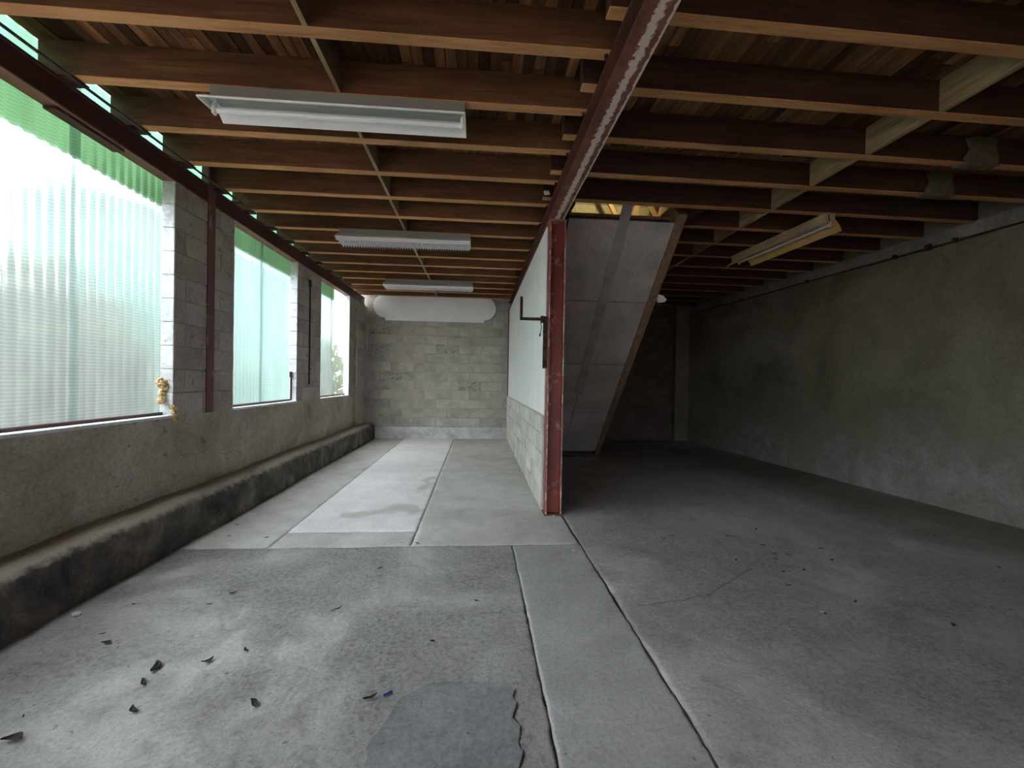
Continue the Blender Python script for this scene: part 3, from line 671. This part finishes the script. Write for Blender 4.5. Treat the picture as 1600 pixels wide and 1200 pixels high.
tag(o, 'small pale lamp holder fixed to the outer side of the stair stringer', 'lamp holder')

# ---------------------------------------------------------------- upper storey glimpsed through the stairwell
wu = struct(G().box(-2.6, 5.6, 9.912, 10.2, 3.40, 6.6).build('wall_upper', [M['mortar']]))
lay(wu, (1.0, 9.90, 0), (1, 0, 0), 4.4, 4.6, 6, .2045, M['block_attic'], phase=.1)
struct(G().box(-2.8, 5.8, Y0, 10.2, 6.6, 6.7).build('ceiling_upper', [M['joist_dark']]))
struct(G().box(5.45, 5.6, Y0, 10.2, 3.42, 6.6).build('wall_upper_right', [M['block_attic']]))
struct(G().box(-2.8, -2.65, Y0, 10.2, 3.75, 6.6).build('wall_upper_left', [M['block_attic']]))
struct(G().box(-2.8, 5.6, Y0, Y0+.1, 3.42, 6.6).build('wall_upper_front', [M['block_attic']]))
cu = struct(G().box(2.25, 5.3, 9.4, 9.5, 5.62, 5.72, .004).build('trim_1', [M['rafter']]))
for k, (x, ln) in enumerate(((2.87, .10), (3.46, .0), (3.80, -.12), (4.02, .0), (4.25, .1))):
    gg = G(); tx = .18*(k-.5)
    bm = bmesh.new(); bmesh.ops.create_cube(bm, size=1)
    for v in bm.verts:
        z = 5.0+(v.co.z+.5)*.7; v.co = (x+v.co.x*.09+(z-5.2)*(-.55 if k in (0, 2) else .25), 9.45+v.co.y*.06, z)
    G().add(bm).build('rafter', [M['rafter']], cu)
bl = bpy.data.lights.new('attic_fill', 'POINT'); bl.energy = 45; bl.color = (1, .86, .55); bl.shadow_soft_size = .06  # unseen warm light added to make the upstairs wall and rafters glow
lo = bpy.data.objects.new('attic_fill', bl); col.objects.link(lo); lo.location = (2.6, 8.6, 5.9)

# ---------------------------------------------------------------- luminaires
def luminaire(yc, x0, x1, zc, louvre, label, tubes=1):
    t = empty('fluorescent_light', ((x0+x1)/2, yc, ZB)); tag(t, label, 'ceiling light', 'white fluorescent lights hung under the left bay joists'); L = Vector(t.location)
    def P(g_, n_, m_, par=None, sm=False):
        o = g_.build(n_, [m_], par or t, smooth=sm)
        o.location -= L if par is None else Vector((0, 0, 0)); return o
    P(G().box(x0+.02, x1-.005, yc-.045, yc+.045, zc+.03, ZB-.001, .003), 'housing', M['housing'])
    w2 = .135
    pr_ = [(yc-w2, zc-.035), (yc-w2-.006, zc-.028), (yc-.06, zc+.028), (yc-.05, zc+.032), (yc+.05, zc+.032), (yc+.06, zc+.028), (yc+w2+.006, zc-.028), (yc+w2, zc-.035), (yc+.055, zc+.022), (yc-.055, zc+.022)]
    P(G().prism(pr_, 'x', x0, x1), 'reflector', M['enamel'])
    P(G().prism([(yc-.03, zc+.0215), (yc+.03, zc+.0215), (yc+.022, zc+.004), (yc-.022, zc+.004)], 'x', x0+.05, x1-.03), 'spine', M['housing'])
    for k in range(tubes):
        y = yc+(0 if tubes == 1 else (-.055, .055)[k])
        P(G().tube([(x0+.04, y, zc-.034), (x1-.03, y, zc-.034)], .015, 12), 'tube', M['tube'], sm=False)
        for xx in (x0+.022, x1-.025):
            P(G().box(xx-.010, xx+.010, y-.017, y+.017, zc-.056, zc+.021, .004), 'lamp_socket', M['enamel'])
    P(G().prism([(yc-w2, zc-.036), (yc-.055, zc+.03), (yc+.055, zc+.03), (yc+w2, zc-.036), (yc+.06, zc-.03), (yc-.06, zc-.03)], 'x', x1-.006, x1), 'end_plate', M['enamel'])
    P(G().prism([(yc-w2, zc-.036), (yc-.055, zc+.03), (yc+.055, zc+.03), (yc+.06, zc-.02), (yc-.03, zc-.03)], 'x', x0, x0+.006), 'end_plate', M['enamel'])
    if louvre:
        n = 50; z1 = zc-.034; z0 = z1-.036
        lv = P(G().box(x0+.01, x1-.01, yc-.128, yc-.122, z0, z1, .001).box(x0+.01, x1-.01, yc+.122, yc+.128, z0+.012, z1, .001).box(x0+.01, x1-.01, yc-.003, yc+.003, z0, z1), 'louvre_frame', M['louvre'])
        bl_ = G().prism([(yc-.122, z1), (yc+.135, z1), (yc+.122, z0-.012), (yc-.122, z0)], 'x', -.0012, .0012)
        base = None
        for k in range(n):
            x = x0+.03+(x1-x0-.06)*k/(n-1)
            if base is None: base = bl_.build('louvre_blade', [M['louvre']], t); o = base
            else: o = base.copy(); col.objects.link(o)
            o.location = Vector((x, 0, 0))-L
    return t
luminaire(2.815, -1.66, -.105, 2.985, False, 'nearest long white fluorescent light with bare tube and open reflector under the joists', 1)
luminaire(5.29, -1.67, -.115, 2.985, True, 'middle white fluorescent light with a toothed louvre, halfway along the left bay ceiling', 1)
luminaire(7.82, -1.67, -.115, 2.985, True, 'farthest white fluorescent light with louvre, just above the white rounded board', 1)

def right_light():
    t = empty('fluorescent_light', (3.52, 4.95, ZB)); tag(t, 'old yellowed fluorescent light batten hung lengthwise under the dark right bay joists', 'ceiling light'); 
    t.rotation_euler = (0, 0, .035)
    def P(g_, n_, m_, sm=False): return g_.build(n_, [m_], t, smooth=sm)
    P(G().prism([(-.085, -.10), (-.080, -.004), (-.03, 0), (.045, 0), (.045, -.06), (-.02, -.075), (-.03, -.105)], 'y', -.78, .74), 'housing', M['cream'])
    P(G().box(-.03, .03, -.78, -.70, -.004, .0, .0), 'mounting_plate', M['cream'])
    P(G().tube([(.012, -.74, -.10), (.012, .70, -.10)], .014, 12), 'tube', M['tube'])
    P(G().prism([(.045, -.06), (.052, -.055), (.105, -.115), (.125, -.165), (.118, -.168), (.095, -.118)], 'y', -.78, .62), 'reflector', M['yellowed'])
    P(G().prism([(-.085, -.10), (-.120, -.135), (-.112, -.14), (-.07, -.104)], 'y', .55, .80), 'reflector_wing', M['cream'])
    for y in (-.75, .715): P(G().box(-.004, .028, y-.010, y+.010, -.122, -.06, .004), 'lamp_socket', M['enamel'])
    P(G().tube([(-.03, -.785, -.01), (-.035, -.79, -.05), (-.02, -.79, -.08), (-.05, -.78, -.10)], .004, 6), 'wire', M['iron'])
right_light()

# ---------------------------------------------------------------- white rounded board on the back wall
def board():
    y1 = YB-.02; y0 = y1-.03; zc = 2.935; hh = .318; rr = .262; xa, xb = -2.07, .115
    pts = [(xa, zc-hh), (xb, zc-hh-.0), (xb, zc-rr)]
    pts += [(xb+rr*math.sin(a)*1.0, zc-rr*math.cos(a)) for a in np.linspace(.1, math.pi-.1, 24)]
    pts += [(xb, zc+rr), (xb, zc+hh), (xa, zc+hh), (xa, zc+rr)]
    pts += [(xa-rr*math.sin(a)*1.0, zc+rr*math.cos(a)) for a in np.linspace(.1, math.pi-.1, 24)]
    pts += [(xa, zc-rr)]
    bm = bmesh.new(); vs = [bm.verts.new((x, y0, z)) for x, z in pts]; f = bm.faces.new(vs)
    e = bmesh.ops.extrude_face_region(bm, geom=[f]); bmesh.ops.translate(bm, verts=[v for v in e['geom'] if isinstance(v, bmesh.types.BMVert)], vec=(0, .03, 0))
    o = G().add(bm).build('sign_board', [M['white_board']], None, ((xa+xb)/2, y0, zc))
    tag(o, 'blank white oblong board with rounded ends mounted high on the block back wall', 'board')
board()

# ---------------------------------------------------------------- small matter
def foam(loc, r, name, label, seed):
    bm = bmesh.new(); rg = random.Random(seed)
    for k in range(16):
        m = Matrix.Translation((rg.uniform(-.5, .5)*r*.5, rg.uniform(-.6, .6)*r*.6, rg.uniform(-1, 1)*r)) @ Matrix.Scale(rg.uniform(.18, .42)*r, 4)
        bmesh.ops.create_icosphere(bm, subdivisions=2, radius=1, matrix=m)
    for v in bm.verts: v.co += Vector((rg.uniform(-1, 1), rg.uniform(-1, 1), rg.uniform(-1, 1)))*r*.06
    o = G().add(bm).build(name, [M['foam']]); o.location = loc; tag(o, label, 'foam')
foam((-2.572, 3.775, 1.20), .085, 'foam_lump', 'crumbly yellow foam lump on the white reveal at the right of the first window', 3)
foam((-2.50, 3.80, 1.01), .055, 'foam_lump', 'smaller crumbly brown foam lump at the sill corner of the first window', 5)
bm = bmesh.new()
for k in range(7): bmesh.ops.create_icosphere(bm, subdivisions=1, radius=random.uniform(.008, .016), matrix=Matrix.Translation((random.uniform(-.035, .035), random.uniform(-.01, .01), random.uniform(-.018, .018))))
o = G().add(bm).build('cobweb', [M['web']]); o.location = (.615, 4.02, 3.085); tag(o, 'small white clump of web on the joist end beside the main beam', 'cobweb')

RAYR = Matrix((r_, u_, f_))
def ground(u, v):
    d = RAYR.transposed() @ Vector(((u-800)/680, (600-v)/680, 1)); k = -1.33/d.z; return Vector((d.x*k, d.y*k, 0))
def leaf_mesh(seed, L=.05):
    rg = random.Random(seed); n = 6; vs = []; fs = []
    for i in range(n+1):
        t_ = i/n; wd = math.sin(math.pi*min(max(t_, .03), .97))*L*.22; cu_ = .22*L*math.sin(t_*3+seed)
        for j in (-1, 0, 1): vs.append(((t_-.5)*L, j*wd+cu_, .003+L*.10*abs(j)*(.6+.4*rg.random())+.12*L*(t_-.5)**2*4))
    for i in range(n):
        for j in (0, 1): a = i*3+j; fs.append([a, a+1, a+4, a+3])
    vs2 = [(x, y, z+.0012) for x, y, z in vs]; m = len(vs); 
    fs += [[m+q for q in f][::-1] for f in fs]
    rim = [i*3 for i in range(n+1)]+[n*3+1]+[i*3+2 for i in range(n, -1, -1)]+[1]
    for a, b in zip(rim, rim[1:]+rim[:1]): fs.append([a, b, m+b, m+a])
    return mesh('dry_leaf', vs+vs2, fs, M['leaf'])
SCR = {}
LM = [leaf_mesh(k, .055) for k in range(5)]
leaves = [(165, 1008, 1.1, 'dark curled dry leaf on the left floor below the kerb'), (240, 1047, 1.6, 'largest dark dry leaf on the left foreground floor'), (225, 1068, 1, None),
          (324, 1034, 1.1, None), (212, 1112, 1.2, None), (17, 1162, 1.5, 'long thin dry leaf in the bottom left corner of the floor'), (395, 1104, 1.2, None), (578, 1093, 1.3, None), (386, 1017, .9, None),
          (364, 928, .8, None), (327, 946, .7, None), (358, 839, .7, None), (371, 821, .8, None), (416, 841, .8, None), (529, 952, .9, None), (594, 890, .9, None), (521, 956, .7, None),
          (652, 850, .8, 'dark dry leaf on the floor joint at the near corner of the pale strip'), (557, 859, .6, None), (745, 940, .7, None), (675, 1005, .7, None), (408, 795, .6, None), (160, 992, .6, None), (38, 1121, .5, None), (210, 945, .5, None),
          (1038, 843, .7, None), (1050, 839, .7, None), (1137, 839, .8, None), (1180, 828, .8, None), (1192, 853, .9, 'dark dry leaf among the grit of the right bay floor'), (1210, 867, .8, None), (1231, 868, .8, None), (1212, 875, .7, None),
          (1149, 876, .7, None), (1255, 892, .9, None), (1283, 859, .9, None), (1301, 877, .9, None), (1231, 916, .9, None), (1222, 894, .7, None), (1286, 960, 1.0, 'dark scrap with a light edge on the right bay floor'), (1163, 807, .6, None), (1393, 836, .6, None), (1336, 942, .8, None), (1487, 978, .8, None), (1560, 888, .8, None)]
for i, (u, v, s, lab) in enumerate(leaves):
    o = link('dry_leaf', LM[i % 5]); p = ground(u, v); p.z = .004; o.location = p; o.scale = (s*.8, s*.8*random.uniform(.6, 1.3), s*.8); o.rotation_euler = (0, 0, random.uniform(-1.0, 1.2))
    if lab: tag(o, lab, 'leaf')
    else:
        z_ = 'right bay floor' if u > 800 else 'back part of the left bay floor' if v < 855 else 'foreground floor nearest the kerb' if u < 300 else 'middle of the foreground floor'
        SCR.setdefault(z_, []).append((o, (Vector((.76, 4.26, 0))-p).length))
ORD = 'nearest,second nearest,third nearest,fourth nearest,fifth nearest,sixth nearest,seventh nearest,eighth nearest,ninth nearest,tenth nearest'.split(',')
for z_, ls in SCR.items():
    ls.sort(key=lambda q: q[1])
    for k, (o, d_) in enumerate(ls):
        if k < 10: lab = 'small leaf scrap, %s, %s to the red column' % (z_, ORD[k])
        else: lab = 'small leaf scrap, %s, %s from the red column' % (z_, ORD[len(ls)-1-k].replace('nearest', 'farthest'))
        tag(o, lab, 'leaf', 'dry leaf scraps on the floor')
def pebble(seed):
    bm = bmesh.new(); bmesh.ops.create_icosphere(bm, subdivisions=1, radius=.012); rg = random.Random(seed)
    for v in bm.verts: v.co = Vector((v.co.x*1.3, v.co.y, v.co.z*.7))*rg.uniform(.75, 1.2)
    me = bpy.data.meshes.new('pebble'); bm.to_mesh(me); bm.free(); me.materials.append(M['pebble']); return me
PM = [pebble(k) for k in range(3)]
for i, (u, v, s, lab) in enumerate([(896, 862, 1.0, 'white crumb of mortar near the joint in front of the red column'), (865, 807, .9, 'white crumb of mortar at the foot of the red column'), (870, 810, .6, 'tiny chip of mortar just right of the crumb at the column foot'),
                                   (1285, 958, 1.0, 'pale pebble beside the dark scrap on the right bay floor'), (120, 962, 1.6, 'pink brown pebble beside the left kerb'), (1208, 864, .8, 'pale pebble among the leaf scraps of the right bay')]):
    o = link('pebble', PM[i % 3]); p = ground(u, v); p.z = .008*s; o.location = p; o.scale = (s, s, s); tag(o, lab, 'pebble')
p = ground(606, 1088)
o = G().tube([(-.018, 0, 0), (.02, .006, 0)], .0045, 8).build('pen_cap', [M['blue']]); o.location = (p.x, p.y, .010); o.rotation_euler = (0, 0, .5); tag(o, 'small blue plastic cap lying beside the trowelled floor patch', 'cap')

# ---------------------------------------------------------------- outdoors, seen blurred through the sheets
gr = struct(G().box(-40, -2.64, -30, 50, -.35, -.15).box(-2.64, 40, -30, Y0-.2, -.35, -.05).build('ground', [M['paving']]))
def shrub(x, y, h, r, label, seed, n=1400, grp_=None):
    t = empty('shrub', (x, y, -.15)); tag(t, label, 'shrub', grp_); rg = np.random.default_rng(seed)
    o = G().tube([(0, 0, 0), (.05, .02, h*.4), (0, .05, h*.75)], .05, 7).build('stem', [M['bark']], t)
    vs = []; fs = []
    for k in range(n):
        d = rg.normal(size=3); d /= np.linalg.norm(d); rad = rg.random()**.35
        c = np.array([d[0]*r, d[1]*r, d[2]*h*.5])*rad+np.array([0, 0, h*.55]); s = .07+.09*rg.random()
        a = rg.normal(size=3); a /= np.linalg.norm(a); b = np.cross(a, rg.normal(size=3)); b /= np.linalg.norm(b); q = len(vs)
        vs += [tuple(c-a*s), tuple(c+b*s*.4), tuple(c+a*s), tuple(c-b*s*.4)]; fs.append([q, q+1, q+2, q+3])
    f = link('foliage', mesh('foliage', vs, fs, M['foliage']), t); f['kind'] = 'stuff'
shrub(-4.0, 10.9, 2.4, .8, 'green shrub seen through the far part of the third window', 1, 1500)
shrub(-4.75, 4.3, 2.6, 1.3, 'broad green bush seen blurred through the right half of the first window', 2, 2200)
shrub(-4.9, 1.0, 2.4, 1.3, 'green bush seen blurred through the near half of the first window', 3, 2200)
fn = empty('garden_fence', (-6.5, 12, -.15)); tag(fn, 'blue green board fence seen blurred through the second window', 'fence')
for k in range(40):
    o = G().box(-.02, .02, -13.5+k*.25, -13.5+k*.25+.24, 0, 2.5+.01*(k % 3), .004).build('plank', [M['teal']], fn)
sh = empty('shed', (-6.6, 12.5, -.15)); tag(sh, 'tall blue green sheet metal shed seen blurred through the second window', 'shed')
G().box(-3.0, 0, -3.6, 4.6, 0, 4.6).build('wall', [M['teal']], sh)
G().prism([(-3.3, 4.6), (.25, 4.6), (.25, 4.68), (-1.5, 5.1), (-3.3, 4.68)], 'y', -3.8, 4.8).build('roof', [M['teal']], sh)
